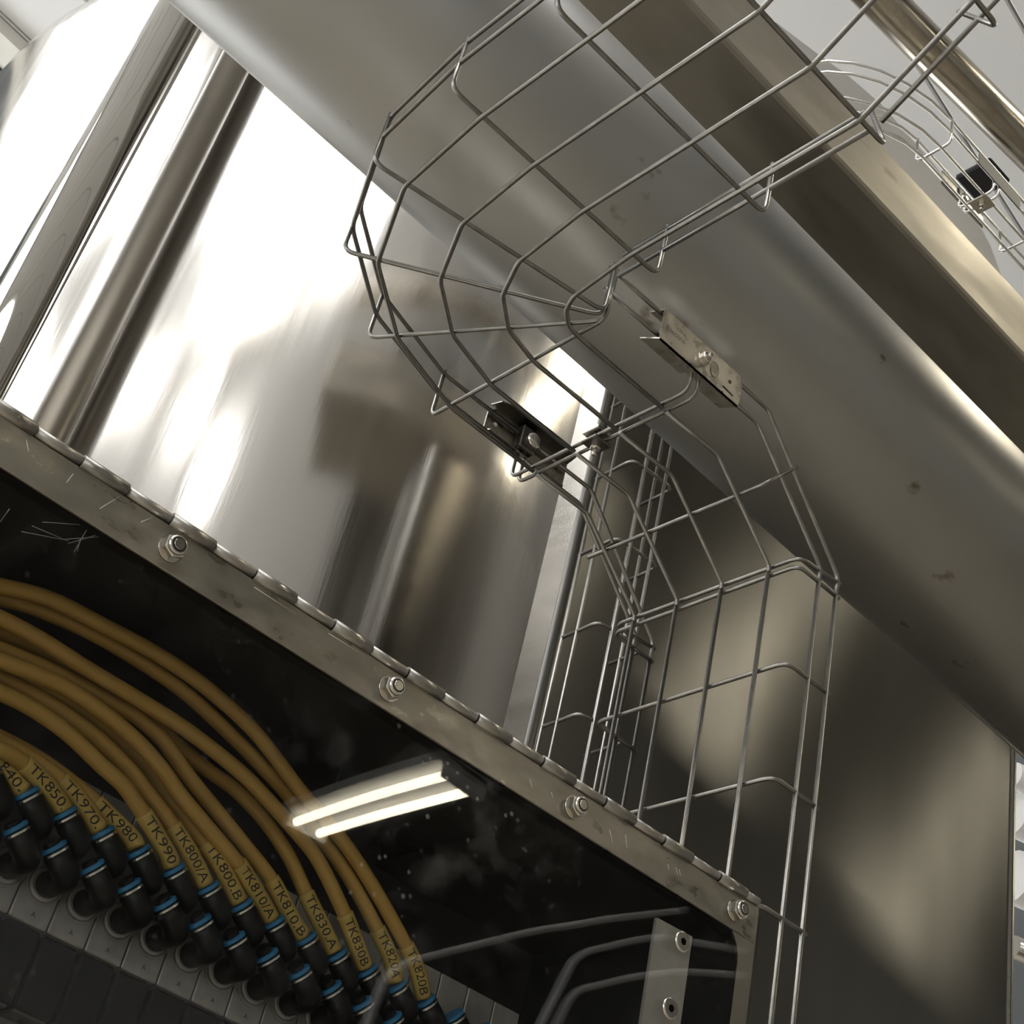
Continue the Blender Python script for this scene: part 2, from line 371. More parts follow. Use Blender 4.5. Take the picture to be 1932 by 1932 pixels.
box('body', (.52, EY + .006, ZF + .3), (EX1 - .003, EY + .07, .55), 'panel_steel', t, .003)
box('edge_fold', (EX1 - .003, EY - .0015, ZF + .3), (EX1 + .0006, EY + .03, .55), 'cabinet_steel', t)
for x in (.68, 1.3):
    for y in (EY + .035,): box('leg', (x - .025, y - .025, ZF), (x + .025, y + .025, ZF + .302), 'cabinet_steel', t)
p1 = ground(78.62, 1.545); p2 = ground(75.13, 1.540)
tag(lathe('upright_pipe', [V((p1.x, p1.y, z)) for z in (ZF, 1.9)], [.0354] * 2, (0, 0, 1), 'polished_pipe', None, 48), 'mirror polished upright pipe standing before the domed tank', 'pipe')
tag(lathe('upright_pipe', [V((p2.x, p2.y, z)) for z in (ZF, 1.9)], [.0223] * 2, (0, 0, 1), 'satin_pipe', None, 40), 'thin satin upright pipe beside the thicker polished pipe', 'pipe')

# ------------------------------------------------------------------ overhead duct, beam, plate, pipe
DD = V((.996, -.04, -.081)).normalized(); E2 = (V((0, 1, 0)) - DD * DD.y).normalized(); E3 = DD.cross(E2)
def frame(s, a, b): return CP + DD * s + E2 * a + E3 * b
am = math.radians(53.5); rho = 1.3; dr = rho * math.sin(math.radians(4.95))
dc = (rho * math.cos(am), rho * math.sin(am))
t = thing('round_duct', 'large dull steel round duct running above the wire tray', 'duct', frame(.8, dc[0], dc[1] - dr))
lathe('duct_shell', [frame(s, *dc) for s in (-1.0, 3.2)], [dr] * 2, DD, 'duct_steel', t, 128)
for s in (-1.0, 3.2): lathe('end_flange', [frame(s - .01, *dc), frame(s + .01, *dc)], [dr + .02] * 2, DD, 'duct_steel', t, 64)
def ang(a, r3): return (r3 / math.tan(math.radians(a)), r3)
e0 = ang(61.22, 1.5); e1 = (e0[0], e0[0] * math.tan(math.radians(62.8)))
t = thing('box_beam', 'stained steel box beam above the round duct', 'beam', frame(1.2, e0[0] + .12, e0[1]))
for s0, s1 in ((.36, 1.618), (1.620, 3.6)):
    pts = [frame(s0, *q) for q in (e0, (e0[0] + .235, e0[1]), (e0[0] + .235, e1[1]), e1)]
    vs, fs = prism(pts, DD * (s1 - s0)); vs, fs = bevel(vs, fs, .006, 2); obj('beam_section', vs, fs, 'beam_steel', t)
# grey plate silhouette above the beam, standing off behind it
PY = .62
fp = [(1400, 30), (1464, 40), (1547, 105), (1598, 141), (1660, 192), (1760, 305), (1855, 435), (1870, 464), (1891, 525), (1915, 590), (1800, 620), (1560, 330)]
vs, fs = prism([on(u, v, y=PY) for u, v in fp], (0, .03, 0)); vs, fs = bevel(vs, fs, .003)
gp = obj('support_plate', vs, fs, 'grey_plate', None); tag(gp, 'matt grey plate with rounded top behind the box beam', 'plate')
q = gp.location
g0, g1 = on(1663, 0, d=2.2), on(1932, 275, d=2.2); g0 = on(1663, 0, d=2.12); g1 = on(1932, 272, d=2.30)
gd = (g1 - g0).normalized()
ov = tag(lathe('overhead_pipe', [g0 - gd * 1.4, g1 + gd * 1.4], [.0288] * 2, gd, 'brown_pipe', None, 48), 'brown-tinted steel pipe high above the small wire tray', 'pipe')
# pale pipes seen past the right tank
for k, (v, r) in enumerate(((1478, .03), (1550, .05), (1668, .06), (1800, .025))):
    p = on(1945, v, d=3.4); dirv = V((.95, -.3, 0)).normalized()
    tag(tube('wall_pipe', [p - dirv * .05, p + dirv * 1.2], r, ('white_plastic', 'white_plastic', 'white_plastic', 'brushed_steel')[k], None, 20),
        ('thin white pipe end high beyond the steel enclosure', 'white pipe end beyond the steel enclosure', 'thick white pipe end beyond the steel enclosure', 'thin steel pipe end low beyond the steel enclosure')[k], 'pipe')
bk = on(1950, 1650, d=3.75); bx = box('wall_cabinet', (bk.x - .1, bk.y - .1, bk.z - .8), (bk.x + .9, bk.y + .5, bk.z + .9), 'trunk_dark', None, .01); tag(bx, 'dark cabinet behind the pale pipe ends', 'cabinet')

# ------------------------------------------------------------------ main wire tray
SP, Q = .05, .099; YF = .0903; YC = YF + .15; XV, ZV = .4317, -.0629; XK = .3544; SS = .3655
SW = .028; G_, H_ = .0299, .0527; WR = .0019; CRO = .0036
XD, XD2 = .189, .2845
tray = thing('wire_cable_tray', 'wide steel wire cable tray curving round and dropping down beside the cabinet', 'cable tray', (.3, .16, 0))
# floor wires through the flat bend (C outer ... F inner)
bend = {'C': [(.0075, .0888), (.0443, .1642), (.1079, .2151)], 'D': [(.0564, .0804), (.0847, .1371), (.1306, .1737)],
        'E': [(.1068, .0726), (.1238, .1084), (.1516, .1311)], 'F': [(.1557, .0631), (.1626, .0784), (.1764, .0890)]}
ph = math.radians(35); TD = V((0, -math.cos(ph), math.sin(ph))); TN = V((0, math.sin(ph), math.cos(ph)))
Y3 = -2 * Q
def lw(pts, r=WR, f=.0055): return tube('long_wire', fillet(pts, f, 3), r, 'wire_steel', tray, 8)
sl = V((XV - XK, 0, ZV)); sl_n = V((-ZV, 0, XV - XK)).normalized()
for i, wn in enumerate('CDEF'):
    x = SP * i; y = YF + SP * (3 - i); k0 = V((x, Y3, 0))
    lw([k0 + TD * .42, k0] + [V((x, 0, 0))] + [V((a, b, 0)) for a, b in bend[wn]] + [V((XD, y, 0)), V((XD2 + .002, y, 0))])
    lw([V((XD2 + .005, y, -.0005)), V((XK, y, 0)), V((XV, y, ZV)), V((XV, y, ZV - .006))])
    lw([V((XV - .0005, y, ZV - .007)), V((XV - .0005, y, -.95))])
# side wires: offset o from the floor line, height h
def bend_corner(k):
    a, b = V((*bend['C'][k], 0)), V((*bend['F'][k], 0)); u = (a - b).normalized(); return a + u * SW, b - u * SW, u
outer = [bend_corner(k)[0] for k in range(3)]; inner = [bend_corner(k)[1] for k in range(3)]
for h in (G_, H_):
    up = V((0, 0, h)); k0 = V((-SW, Y3, 0))
    lw([k0 + TN * h + TD * .42, k0 + up + V((0, .01, 0)), V((-SW, 0, 0)) + up] + [p + up for p in outer] + [V((XD, YC + SW, h)), V((XD2 + .002, YC + SW, h))], f=.008)
    k0 = V((.15 + SW, Y3, 0))
    lw([k0 + TN * h + TD * .42, k0 + TN * h + TD * (.004 + h * .3)])
    lw([k0 + up + V((0, h * .3 + .004, 0)), V((.15 + SW, .045, h))])
    lw([V((XD - .008, YF - SW, h)), V((XD2 + .002, YF - SW, h))])
    kk = V((XK + .39 * h, 0, h)); kv = V((XV + h, 0, ZV + .22 * h))
    for y in (YF - SW, YC + SW):
        Y = V((0, y, 0))
        lw([V((XD2 + .005, y, h - .0005)), kk + Y, kv + Y, V((XV + h, y, ZV - .006))])
        lw([V((XV + h - .0005, y, ZV - .007)), V((XV + h - .0005, y, -.95))])
LEG = .0565
def cw(pts, f=.010): return tube('cross_wire', fillet(pts, f, 5), .0018, 'wire_steel', tray, 8)
def cross_flat(a, b, nrm, along=V((0, 0, 0))):
    a, b, nrm = V(a), V(b), V(nrm); o = nrm * CRO
    cw([a + nrm * LEG, a + o, b + o, b + nrm * LEG])
Z = V((0, 0, 1))
for k in range(3): cross_flat((-SW, -k * Q, 0), (.15 + SW, -k * Q, 0), Z if k < 2 else (Z + TN).normalized())
for k in range(1, 5): p = TD * (Q * k); cross_flat(V((-SW, Y3, 0)) + p, V((.15 + SW, Y3, 0)) + p, TN)
for k in range(3): cross_flat(outer[k], inner[k], Z)
for x in (XD, XD2, XD2 + .0085): cross_flat((x, YC + SW, 0), (x, YF - SW, 0), Z)
s1 = V((XK, 0, 0)) + sl * SS; cross_flat(s1 + V((0, YC + SW, 0)), s1 + V((0, YF - SW, 0)), sl_n)
X = V((1, 0, 0))
cross_flat((XV, YC + SW, ZV + .001), (XV, YF - SW, ZV + .001), (X + sl_n * .15).normalized())
for k in range(0, 9):
    z = ZV - Q * k - (.007 if k == 0 else 0); cross_flat((XV, YC + SW, z), (XV, YF - SW, z), X)
# splice plates
def hexnut(name, c, axis, af, h, m, parent, stud=None):
    vs, fs = rings_data([V(c), V(c) + V(axis) * h * .86, V(c) + V(axis) * h], [af / 1.732, af / 1.732, af / 1.732 * .88], axis, 6); o = obj(name, vs, fs, m, parent)
    if stud:
        lathe('bolt_end', [V(c) + V(axis) * h * .9, V(c) + V(axis) * (h + stud[1] * .8), V(c) + V(axis) * (h + stud[1])], [stud[0], stud[0], stud[0] * .8], axis, m, o, 16)
    return o
yp = .0575
pl = [V((.241, yp, .0225)), V((.3355, yp, .0225)), V((.3365, yp, .030)), V((.3365, yp, .046)), V((.333, yp, .0535)), V((.2405, yp, .0535))]
vs, fs = prism(pl, (0, .0014, 0)); sp1 = obj('splice_plate', vs, fs, 'plate_steel', tray)
lowf = [(.232, yp + .013), (.241, yp), (.3355, yp), (.3285, yp + .0135), (.302, yp + .0135), (.299, yp + .0085), (.282, yp + .0085), (.279, yp + .0135)]
obj('lower_flange', *prism([V((a, b, .0225)) for a, b in lowf], (0, 0, .0013)), 'plate_steel', sp1)
obj('upper_flange', *prism([V((a, b, .0535)) for a, b in ((.2405, yp), (.333, yp), (.330, yp + .012), (.236, yp + .012))], (0, 0, .0013)), 'plate_steel', sp1)
obj('slot', *prism([V((a, yp - .0004, b)) for a, b in ((.3155, .0298), (.328, .0285), (.328, .0292), (.3155, .0305))], (0, .0006, 0)), 'rubber_black', sp1)
lathe('hole', [V((.3225, yp - .0004, .040)), V((.3225, yp + .0002, .040))], [.0016] * 2, (0, 1, 0), 'rubber_black', sp1, 14)
tv, tf = text_flat('Electro', .0075)
obj('engraving', [V((.2455 + v.x, yp - .0003, .0365 + v.y)) for v in tv], tf, 'engraved', sp1)
lg = [tube_data([V((.3035 + .0048 * math.cos(a), yp - .0002, .0385 + .0075 * math.sin(a))) for a in [2 * math.pi * k / 20 for k in range(21)]], .0002, 4)]
for k in range(-2, 3): lg.append(tube_data([V((.3035 + k * .0014 - .001, yp - .0002, .034)), V((.3035 + k * .0014 + .001, yp - .0002, .043))], .00018, 4))
obj('logo', *join(lg), 'engraved', sp1)
wsh = lathe('washer', [V((.2895, yp, .039)), V((.2895, yp - .0012, .039))], [.0062] * 2, (0, -1, 0), 'bolt_steel', sp1, 24)
hexnut('nut', (.2895, yp - .0012, .039), (0, -1, 0), .0085, .004, 'bolt_steel', sp1, (.0021, .004))
yo = .2725
vs, fs = prism([V((a, yo, b)) for a, b in ((.246, .0325), (.3435, .0325), (.3445, .039), (.3445, .063), (.2535, .063), (.246, .055))], (0, .0014, 0)); sp2 = obj('splice_plate', vs, fs, 'plate_steel', tray)
obj('upper_flange', *prism([V((a, b, .063)) for a, b in ((.247, yo), (.3445, yo), (.3415, yo - .015), (.258, yo - .015), (.250, yo - .011))], (0, 0, .0013)), 'dark_steel', sp2)
obj('lower_flange', *prism([V((a, b, .0325)) for a, b in ((.246, yo), (.3435, yo), (.341, yo - .006), (.249, yo - .006))], (0, 0, .0012)), 'plate_steel', sp2)
lathe('hole', [V((.257, yo - .0004, .047)), V((.257, yo + .0002, .047))], [.002] * 2, (0, 1, 0), 'white_plastic', sp2, 14)  # white disc paints the bright background showing through the hole
obj('clamp_block', *bevel(*box_data((.280, yo - .011, .036), (.2985, yo, .060)), .001), 'dark_steel', sp2)
bh = lathe('bolt_head', [V((.2935, yo - .011 - d, .050)) for d in (0, .002, .0036, .0044)], [.0082, .0078, .005, .0015], (0, -1, 0), 'bolt_steel', sp2, 24)
# floor clamp between the two middle wires
cl = obj('clamp', *bevel(*box_data((.2795, .158, -.0018), (.2985, .176, .0006)), .0006), 'dark_steel', tray)
obj('clamp_jaw', *bevel(*box_data((.2795, .1575, .0075), (.2985, .1765, .011)), .0006), 'plate_steel', cl)
hexnut('nut', (.289, .167, -.0018), (0, 0, -1), .0085, .0045, 'bolt_steel', cl, (.0021, .0065))

# ------------------------------------------------------------------ narrow upright wire tray behind
def narrow_tray(t, ORG, ax, ay, az, W, hs, LEGH, zs, z0, z1, wr, m, crosses=None):
    """ORG origin at left rim; ax across, ay toward the floor side, az along"""
    pt = lambda a, b, c: ORG + ax * a + ay * b + az * c
    m0, s = .0147, .028
    for a, b in ((0, 0), (0, LEGH - hs), (m0, LEGH), (m0 + s, LEGH), (W, LEGH - hs), (W, 0)):
        tube('long_wire', [pt(a, b, z0), pt(a, b, z1)], wr, m, t, 8)
    for z in zs:
        i = -.0034
        tube('cross_wire', fillet([pt(0, -.003, z), pt(0, LEGH + i, z), pt(W, LEGH + i, z), pt(W, -.003, z)], .010, 4), wr * .93, m, t, 8)
th = -.0508; ax = V((math.cos(th), math.sin(th), 0)); ay = V((math.sin(th), -math.cos(th), 0))
t2 = thing('narrow_cable_tray', 'narrow upright wire cable tray between the domed tank and the enclosure', 'cable tray', (.49, .345, -.9))
narrow_tray(t2, V((.4625, .3724, .1722)), ax, ay, V((0, 0, 1)), .0575, .0354, .0568, [.198 - .099 * k for k in range(0, 13)], -1.15, .30, .0019, 'wire_steel')

# ------------------------------------------------------------------ small distant wire tray under the overhead pipe
t3 = thing('small_cable_tray', 'small bright wire cable tray under the overhead pipe', 'cable tray', on(1800, 330, d=2.05))
o3 = on(1728, 308, d=2.05); X1 = V((1, 0, 0)); Yn = V((0, -1, 0)); W3 = .054
Pt = lambda s, a, h: o3 + X1 * s + Yn * a + Z * h
H3 = .05
for a, h in ((0, .024), (0, .047), (.013, 0), (.041, 0), (W3, .024), (W3, .047)):
    # curved run that comes from behind the beam, then straight
    RB = .14 + a
    arc = []
    for k in range(0, 8):
        q_ = math.radians(90 * (1 - k / 7)); arc.append(o3 + X1 * (.0 - RB * math.sin(q_) * 1.0) + Yn * (W3 - (W3 - a) - (.14 + a) * 0 ) + Yn * (-(.14 + W3 - a) * (1 - math.cos(q_)) * .9) + Z * h)
    tube('long_wire', arc + [Pt(.8, a, h)], .0021, 'wire_bright', t3, 8)
for s in (0, .10, .112, .20, .30, .40, .5, .6, .7):
    tube('cross_wire', fillet([Pt(s, 0, .05), Pt(s, 0, .003), Pt(s, W3, .003), Pt(s, W3, .05)], .010, 4), .002, 'wire_bright', t3, 8)
c3 = Pt(.06, 0, 0)
obj('splice_plate', *bevel(*box_data(c3 + V((0, .001, .018)), c3 + V((.10, .0025, .045))), .0005), 'dark_steel', t3)
obj('splice_plate', *bevel(*box_data(c3 + V((0, -W3 - .003, .018)), c3 + V((.10, -W3 - .0015, .045))), .0005), 'valve_grey', t3)
lathe('bolt_head', [c3 + V((.05, -d, .03)) for d in (0, .003, .006)], [.008, .0075, .003], (0, -1, 0), 'bolt_steel', t3, 16)
obj('clamp', *bevel(*box_data(c3 + V((.035, -.045, -.003)), c3 + V((.06, -.018, -.0005))), .0005), 'bolt_steel', t3)
hexnut('nut', c3 + V((.047, -.031, -.003)), (0, 0, -1), .010, .005, 'bolt_steel', t3, (.0025, .006))
hb = on(1852, 338, d=2.3); bxx = box('pipe_saddle', hb + V((-.025, -.03, -.002)), hb + V((.03, .03, .008)), 'rubber_black', None, .003)
tag(bxx, 'black block under the brown-tinted overhead pipe', 'bracket')

# ------------------------------------------------------------------ cabinet with hinged clear door
YD0, YD1 = -.0115, -.0065
XL, XR = -.62, .3665; ZT = -.4055; ZB = -.95; DEP = .205
cab = thing('control_cabinet', 'steel wall cabinet with a clear top-hinged door', 'cabinet', ((XL + XR) / 2, .1, ZB))
# front frame with rounded opening (ring of quads)
ox0, ox1, oz0, oz1 = XL + .03, .3525, ZB + .04, -.4225; R0 = .022
inn = []
for cx, cz, a0 in ((ox1 - R0, oz1 - R0, 0), (ox0 + R0, oz1 - R0, 90), (ox0 + R0, oz0 + R0, 180), (ox1 - R0, oz0 + R0, 270)):
    for k in range(7):
        a = math.radians(a0 + 15 * k); inn.append((cx + R0 * math.cos(a), cz + R0 * math.sin(a)))
out = []
for (a, b) in inn:
    cx, cz = (XL + XR) / 2, (ZT + ZB) / 2; dx, dz = a - cx, b - cz
    k = min((XR - cx) / abs(dx) if dx else 9, (ZT - cz) / abs(dz) if dz else 9)
    ex = XR if dx > 0 else XL; ez = ZT if dz > 0 else ZB
    # snap to outline: project outward, corner points to corner
    px = min(max(a + (a - cx) * .2, XL), XR) if abs(dz) / (ZT - cz) > abs(dx) / (XR - cx) else ex
    pz = min(max(b + (b - cz) * .2, ZB), ZT) if abs(dz) / (ZT - cz) <= abs(dx) / (XR - cx) else ez
    out.append((px, pz))
n = len(inn); vs, fs = [], []
for yy in (0, .0015): vs += [V((a, yy, b)) for a, b in inn] + [V((a, yy, b)) for a, b in out]
for i in range(n):
    j = (i + 1) % n; fs += [(i, j, n + j, n + i), (2 * n + j, 2 * n + i, 3 * n + i, 3 * n + j), (i, 2 * n + i, 2 * n + j, j)]
for (a, b) in ((0, 1),): pass
obj('front_frame', vs, fs, 'cabinet_steel', cab)
for nm, lo, hi in (('top_panel', (XL, .0005, ZT - .0015), (XR, DEP, ZT)), ('bottom_panel', (XL, .0005, ZB), (XR, DEP, ZB + .0015)),
                   ('side_panel', (XR - .0015, .0005, ZB), (XR, DEP, ZT)), ('side_panel', (XL, .0005, ZB), (XL + .0015, DEP, ZT)), ('rear_panel', (XL, DEP - .0015, ZB), (XR, DEP, ZT))):
    box(nm, lo, hi, 'cabinet_steel', cab)
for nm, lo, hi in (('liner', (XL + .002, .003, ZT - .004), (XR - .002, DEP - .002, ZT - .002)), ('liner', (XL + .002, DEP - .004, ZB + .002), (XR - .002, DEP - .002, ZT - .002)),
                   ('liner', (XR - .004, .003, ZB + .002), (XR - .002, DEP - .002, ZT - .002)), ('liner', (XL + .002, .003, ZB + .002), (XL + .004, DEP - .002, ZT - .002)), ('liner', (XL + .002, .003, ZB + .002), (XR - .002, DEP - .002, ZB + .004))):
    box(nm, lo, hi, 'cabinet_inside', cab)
box('door_seal', (ox0, -.0060, oz1 - .010), (.338, .0, oz1 + .006), 'seal_black', cab)  # black strip along the top of the opening
door = box('door', (XL + .004, YD0, ZB + .01), (.3558, YD1, -.411), 'acrylic', cab); door['label'] = 'clear acrylic door pane with dried water marks'
def scratch(p, q, y, m, par, r=.00022): return tube('scratch', [on(*p, y=y), on(*q, y=y)], r, m, par, 4)
for p, q in (((0, 985), (18, 960)), ((118, 1018), (186, 1013)), ((128, 1026), (180, 1010)), ((40, 1003), (118, 1018)), ((140, 1042), (163, 1000)), ((146, 1040), (152, 1016)), ((60, 992), (130, 1022)), ((80, 985), (150, 990))):
    scratch(p, q, YD0 - .0001, 'scratch_grey', door)
# hinge: fixed leaf, moving leaf, knuckles
HP = .0508; HX0 = -.1715 + .0257; KR = .0034; zk = -.4088; yk = -.0160
x0h = HX0 - HP * 9
leaf = box('hinge_leaf', (XL + .01, YD0 - .0022, -.4345), (.3508, YD0 - .0002, zk - .0030), 'hinge_steel', cab, .0004)
for p, q in (((50, 830), (54, 852)), ((126, 910), (138, 894)), ((188, 960), (225, 937)), ((266, 985), (288, 976)), ((480, 1108), (560, 1160)), ((1000, 1470), (1004, 1486)), ((1150, 1565), (1156, 1590)), ((1180, 1575), (1183, 1600)), ((1260, 1630), (1262, 1640)), ((1275, 1636), (1279, 1650)), ((1281, 1640), (1284, 1652)), ((1040, 1495), (1044, 1506)), ((620, 1195), (690, 1238))):
    scratch(p, q, YD0 - .0023, 'scratch_bright', leaf)
for i in range(-8, 11):
    xs = HX0 + HP * i                         # moving-leaf knuckle (part of the visible leaf)
    for which, (a, b) in enumerate(((xs, xs + .0251), (xs + .0257, xs + .0502))):
        if b > .349: b = .349
        if a >= b: continue
        r = KR + (.0004 if which == 0 else -.0005)
        o = lathe('hinge_knuckle', [V((a, yk + .0028, zk)), V((b, yk + .0028, zk))], [r] * 2, (1, 0, 0), 'hinge_steel' if which == 0 else 'knuckle_steel', leaf, 16)
        if which == 0:
            obj('knuckle_web', *box_data((a, YD0 - .0024, zk - .0045), (b, YD0 - .0002, zk)), 'hinge_steel', leaf)
box('fixed_leaf', (XL + .01, -.0064, ZT - .0165), (.3508, -.0002, ZT + .0004), 'dark_steel', cab)
for x in (-.0894 - .139, -.0894, .0497, .1881, .3289):
    c = V((x, YD0 - .0022, -.4232)); A = V((0, -1, 0))
    wsh = lathe('washer', [c, c + A * .0012], [.0068] * 2, A, 'bolt_steel', leaf, 24)
    nut = hexnut('lock_nut', c + A * .0012, A, .0108, .0050, 'bolt_steel', leaf)
    lathe('nylon_collar', [c + A * .0061, c + A * .0076, c + A * .0082], [.0051, .0050, .0041], A, 'bolt_steel', nut, 24)
    lathe('collar_gap', [c + A * .0081, c + A * .0083], [.0037] * 2, A, 'rubber_black', nut, 20)
    lathe('bolt_end', [c + A * .0081, c + A * .0088], [.0029, .0027], A, 'bolt_steel', nut, 20)
# latch strip behind the door with two countersunk screws
lp = [(.2735, -.4505), (.3045, -.4490), (.3055, -.545), (.2745, -.551)]
obj_l = obj('latch_strip', *prism([V((a, -.0062, b)) for a, b in lp], (0, .0022, 0)), 'latch_steel', cab)
for x, z in ((.2912, -.4585), (.2893, -.4988)):
    c = V((x, YD0, z)); A = V((0, -1, 0))
    sc = lathe('screw_head', [c, c + A * .0006, c + A * .0012], [.0062, .0062, .0052], A, 'bolt_steel', cab, 28)
    lathe('hex_socket', [c + A * .0011, c + A * .0014], [.0023, .0022], A, 'socket_black', sc, 6)

# pale bent conduits rising behind the viewer, seen only as thin lines mirrored in the door
for nm, px in (('longest', [(690, 1932), (712, 1860), (725, 1832), (760, 1808), (850, 1785), (1000, 1750), (1150, 1728), (1300, 1720)]),
               ('middle', [(1022, 1932), (1065, 1845), (1085, 1805), (1110, 1790), (1200, 1772), (1250, 1768), (1330, 1785), (1412, 1803)]),
               ('shortest', [(1052, 1932), (1075, 1885), (1095, 1866), (1130, 1858), (1200, 1843), (1290, 1836), (1350, 1842), (1412, 1849)])):
    pp = []
    for u, v in px: q_ = on(u, v, y=1.0); pp.append(V((q_.x, 2 * YD0 - q_.y, q_.z)))
    foot = V((pp[0].x - .10, pp[0].y, ZF)); pp = [foot, V((foot.x, foot.y, pp[0].z - .35))] + pp
    tag(tube('bent_conduit', fillet(pp, .03, 4), .0055, 'conduit_white', None, 10), 'pale bent conduit rising from the floor, ' + nm + ' of three', 'conduit')

# ------------------------------------------------------------------ valve manifold inside
MP = .02145; YB = .09; XB0 = -.0532; ZL, ZU = -.5758, -.500
man = thing('valve_manifold', 'row of grey valve blocks with black elbow fittings inside the cabinet', 'valve manifold', (.1, .12, -.64))
bm_v, bm_f = bevel(*box_data((.0004, 0, ZL), (MP - .0004, .05, ZU)), .0006)
blk = mesh('valve_block', bm_v, bm_f)
vb = mesh('valve_body', *bevel(*box_data((.0009, .002, ZL - .036), (MP - .0009, .05, ZL - .0008)), .0012))
vg = mesh('valve_foot', *bevel(*box_data((.0016, .006, ZL - .0375), (MP - .0022, .034, ZL - .0358)), .0004))
pr = mesh('port_ring', *rings_data([V((0, 0, 0)), V((0, -.0012, 0)), V((0, -.0012, 0)), V((0, -.0004, 0))], [.0101, .0101, .0092, .0088], (0, -1, 0), 32))
pr2 = mesh('port_collar', *rings_data([V((0, -.0002, 0)), V((0, -.0022, 0)), V((0, -.0026, 0))], [.0086, .0084, .0074], (0, -1, 0), 32))
AXD = V((-.80, 0, .60)).normalized()
def elbow_data(depth, L):
    pts = fillet([V((0, 0, 0)), V((0, -depth, 0)), V((0, -depth, 0)) + AXD * L], .006, 5); return tube_data(pts, .0066, 20)
e1m = mesh('elbow_fitting', *elbow_data(.022, .0125), smooth=False); e2m = mesh('elbow_fitting', *elbow_data(.020, .0135))
for me in (e1m, e2m): me.polygons.foreach_set('use_smooth', [len(p.vertices) == 4 for p in me.polygons])
def ringmesh(name, t0, t1, r): return mesh(name, *rings_data([AXD * t0, AXD * (t0 + .0003), AXD * (t1 - .0003), AXD * t1], [r * .94, r, r, r * .94], AXD, 28), smooth=False)
col_m = ringmesh('clamp_collar', 0, .0016, .0069); gap_m = ringmesh('gap_ring', .0015, .0023, .0060); rel_m = ringmesh('release_ring', .0023, .0044, .0067)
plug_m = mesh('plug', *rings_data([AXD * .0040, AXD * .0062, AXD * .0070], [.0040, .0040, .0030], AXD, 20))
lm_v, lm_f = text_flat('A', .0036)
am_ = mesh('port_letter', [V((v.x - .0012, -.0002, v.y)) for v in lm_v], lm_f)
RING2 = {}
for k in range(-4, 15):
    xb = XB0 + MP * k; xc = xb + MP / 2
    b_ = put('valve_block', blk, 'alu_block', man, (xb, YB, 0)); put('valve_body', vb, 'valve_black', man, (xb, YB, 0)); put('valve_foot', vg, 'valve_grey', man, (xb, YB, 0))
    put('port_letter', am_, 'ink', b_, (xc + .001, YB, -.5722))
    xp = xb + .0118
    for row, (zp, em, dep, L) in enumerate(((-.5560, e1m, .022, .0125), (-.5385, e2m, .020, .0135))):
        if row == 0:
            put('port_ring', pr, 'alu_block', b_, (xp - .0005, YB, zp)); put('port_collar', pr2, 'alu_block', b_, (xp - .0005, YB, zp))
        e_ = put('elbow_fitting', em, 'black_plastic', man, (xp, YB - .001, zp))
        tip = V((xp, YB - .001 - dep, zp)) + AXD * L
        put('clamp_collar', col_m, 'silver_collar', e_, tip); put('gap_ring', gap_m, 'black_plastic', e_, tip); put('release_ring', rel_m, 'blue_ring', e_, tip)
        if row == 0: put('plug', plug_m, 'black_plastic', e_, tip)
        else: RING2[k] = tip
box('base_rail', (-.25, YB + .01, -.632), (.30, YB + .10, -.616), 'valve_grey', man, .001)
box('rail_edge', (-.25, YB + .006, -.640), (.30, YB + .0098, -.622), 'latch_steel', man)

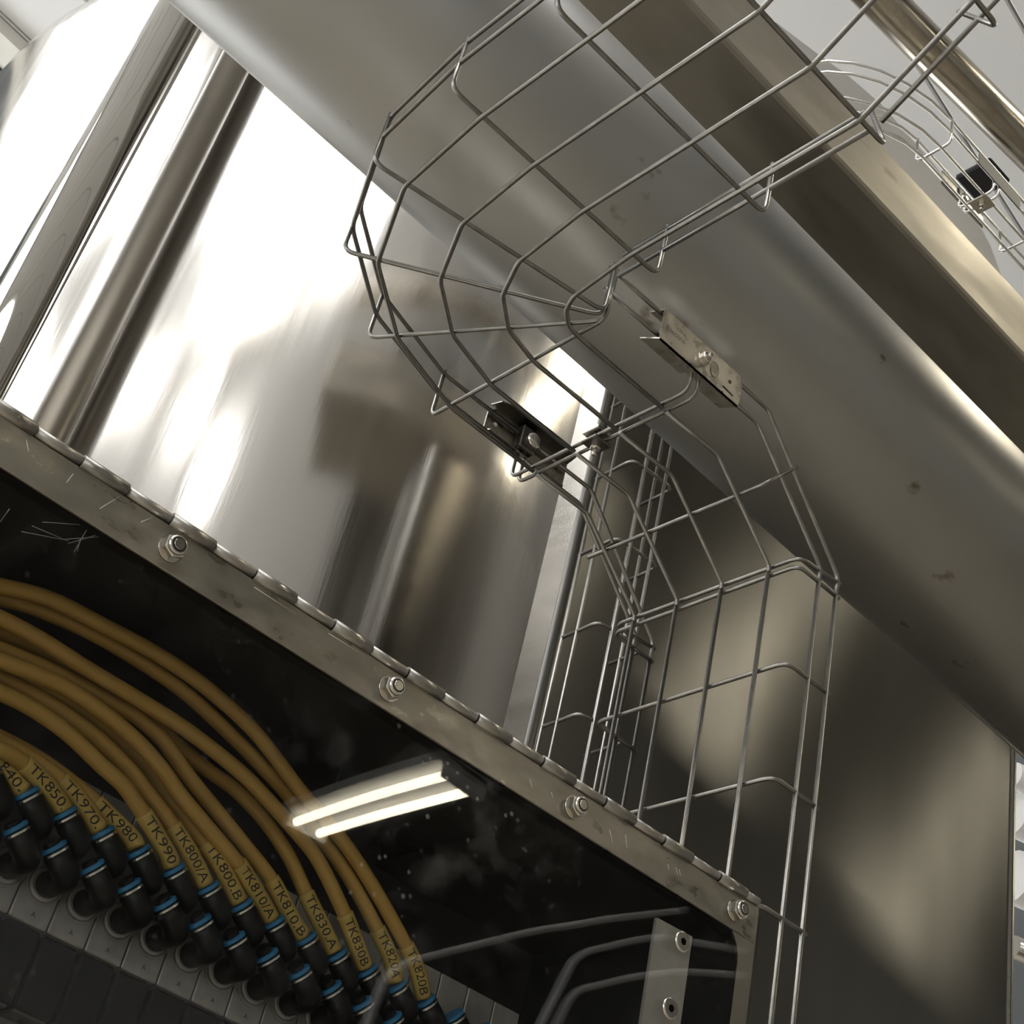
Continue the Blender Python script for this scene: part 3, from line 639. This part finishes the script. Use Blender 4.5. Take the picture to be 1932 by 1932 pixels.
# ------------------------------------------------------------------ yellow hoses
HOSES = [
 ('TK840.', [(50, 1500), (36, 1486), (15.5, 1461), (0, 1445), (-60, 1405)], 0.072),
 ('TK850.', [(123, 1537), (116, 1520), (93, 1489), (62, 1454.5), (31, 1430), (0, 1414), (-70, 1385)], 0.063),
 ('TK970.', [(194, 1573), (175, 1548), (147.5, 1507), (109, 1467), (70, 1439), (31, 1416), (0, 1400), (-80, 1368)], 0.073),
 ('TK980.', [(265.5, 1605), (248, 1582), (194, 1527.5), (155, 1492), (101, 1450), (54, 1420), (0, 1392), (-80, 1358)], 0.083),
 ('TK990', [(334, 1638), (316, 1612), (285, 1557.6), (254, 1511), (231, 1480), (192.5, 1445), (128, 1384), (64, 1339), (0, 1307), (-90, 1275)], 0.064),
 ('TK800/A', [(394.4, 1672), (355, 1604), (316, 1545), (278, 1495.5), (241, 1448), (176.5, 1387), (96, 1329.6), (0, 1278), (-90, 1242)], 0.074),
 ('TK800.B', [(453.4, 1708), (417, 1635), (379, 1581), (340, 1531), (301, 1483), (273, 1442), (192, 1374), (112, 1320), (0, 1265), (-90, 1228)], 0.084),
 ('TK810/A', [(515.5, 1742), (464, 1651), (441, 1620), (386, 1554.5), (340, 1499), (305, 1450), (257, 1397), (192, 1342), (112, 1291), (0, 1246), (-90, 1212)], 0.064),
 ('TK810.B', [(574.5, 1776), (555, 1742), (512, 1661), (462, 1596), (400, 1520), (353, 1461), (310, 1400), (273, 1365), (235, 1338), (112, 1272), (0, 1225), (-90, 1190)], 0.074),
 ('TK830.A', [(631, 1798), (617, 1767), (580, 1692), (546, 1618), (502, 1552), (447, 1493), (400, 1459), (350, 1420), (305, 1380), (257, 1337), (192, 1298), (112, 1246), (32, 1210), (0, 1198), (-90, 1160)], 0.084),
 ('TK830B', [(698, 1826), (673, 1784), (648, 1720), (599, 1621), (555, 1565), (502, 1506), (449, 1453), (353, 1378), (257, 1317), (160, 1259), (80, 1208), (0, 1166), (-90, 1128)], 0.064),
 ('TK820A', [(754, 1854), (738, 1810), (701, 1733), (658, 1655), (611, 1587), (543, 1500), (513, 1466), (449, 1400), (353, 1310), (257, 1243), (160, 1188), (64, 1147), (0, 1129), (-90, 1108)], 0.074),
 ('TK820B', [(805, 1885), (787, 1830), (757, 1767), (710, 1683), (658, 1602), (610, 1543), (561, 1485), (481, 1381), (385, 1294), (289, 1230), (192.5, 1179), (96, 1130.6), (0, 1105), (-90, 1088)], 0.064)]
def smooth_path(pts, n=6):
    out = []
    for i in range(len(pts) - 1):
        p0, p1, p2, p3 = pts[max(i - 1, 0)], pts[i], pts[i + 1], pts[min(i + 2, len(pts) - 1)]
        for j in range(n):
            t_ = j / n; out.append(.5 * ((2 * p1) + (p2 - p0) * t_ + (2 * p0 - 5 * p1 + 4 * p2 - p3) * t_ ** 2 + (3 * p1 - p0 - 3 * p2 + p3) * t_ ** 3))
    out.append(pts[-1]); return out
HR = .0040
for k, (txt, px, yo_) in enumerate(HOSES):
    tip = RING2[k - 1]
    pts = [tip + AXD * .0046]
    for i, (u, v) in enumerate(px):
        if i == 0: continue
        f_ = min(1, max(0, (i - .6) / 4)); pts.append(on(u, v, y=(tip.y) * (1 - f_) + yo_ * f_))
    path = smooth_path(pts, 6)
    root = thing('air_hose', 'yellow air hose with a printed marker sleeve reading ' + txt.strip('.'), 'hose', path[0], 'yellow air hoses in the cabinet')
    tube('hose', path, HR, 'yellow_hose', root, 14)
    # arc length
    acc = [0]
    for i in range(1, len(path)): acc.append(acc[-1] + (path[i] - path[i - 1]).length)
    def at(s):
        for i in range(1, len(path)):
            if acc[i] >= s: f_ = (s - acc[i - 1]) / (acc[i] - acc[i - 1]); return path[i - 1].lerp(path[i], f_), (path[i] - path[i - 1]).normalized()
        return path[-1], (path[-1] - path[-2]).normalized()
    SL = .0345 if len(txt) > 6 else .031
    slv = []
    for j in range(15): slv.append(at(.0004 + SL * j / 14)[0])
    sv = tube('marker_sleeve', slv, [HR + .0007] * 15, 'yellow_sleeve', root, 16)
    tv, tf = slice_y(*text_flat(txt, .0068), .0006); wmax = max(v.x for v in tv); sc_ = (SL - .004) / wmax
    ov_ = []
    for v in tv:
        s = .0004 + SL - .002 - v.x * sc_; c, T = at(s); T = -T; Vw = (CP - c).normalized(); Vw = (Vw - T * Vw.dot(T)).normalized(); U = Vw.cross(T)
        th_ = (v.y - .0013) / (HR + .0007); ov_.append(c + (Vw * math.cos(th_) + U * math.sin(th_)) * (HR + .00085))
    obj('marker_text', ov_, tf, 'ink', sv)
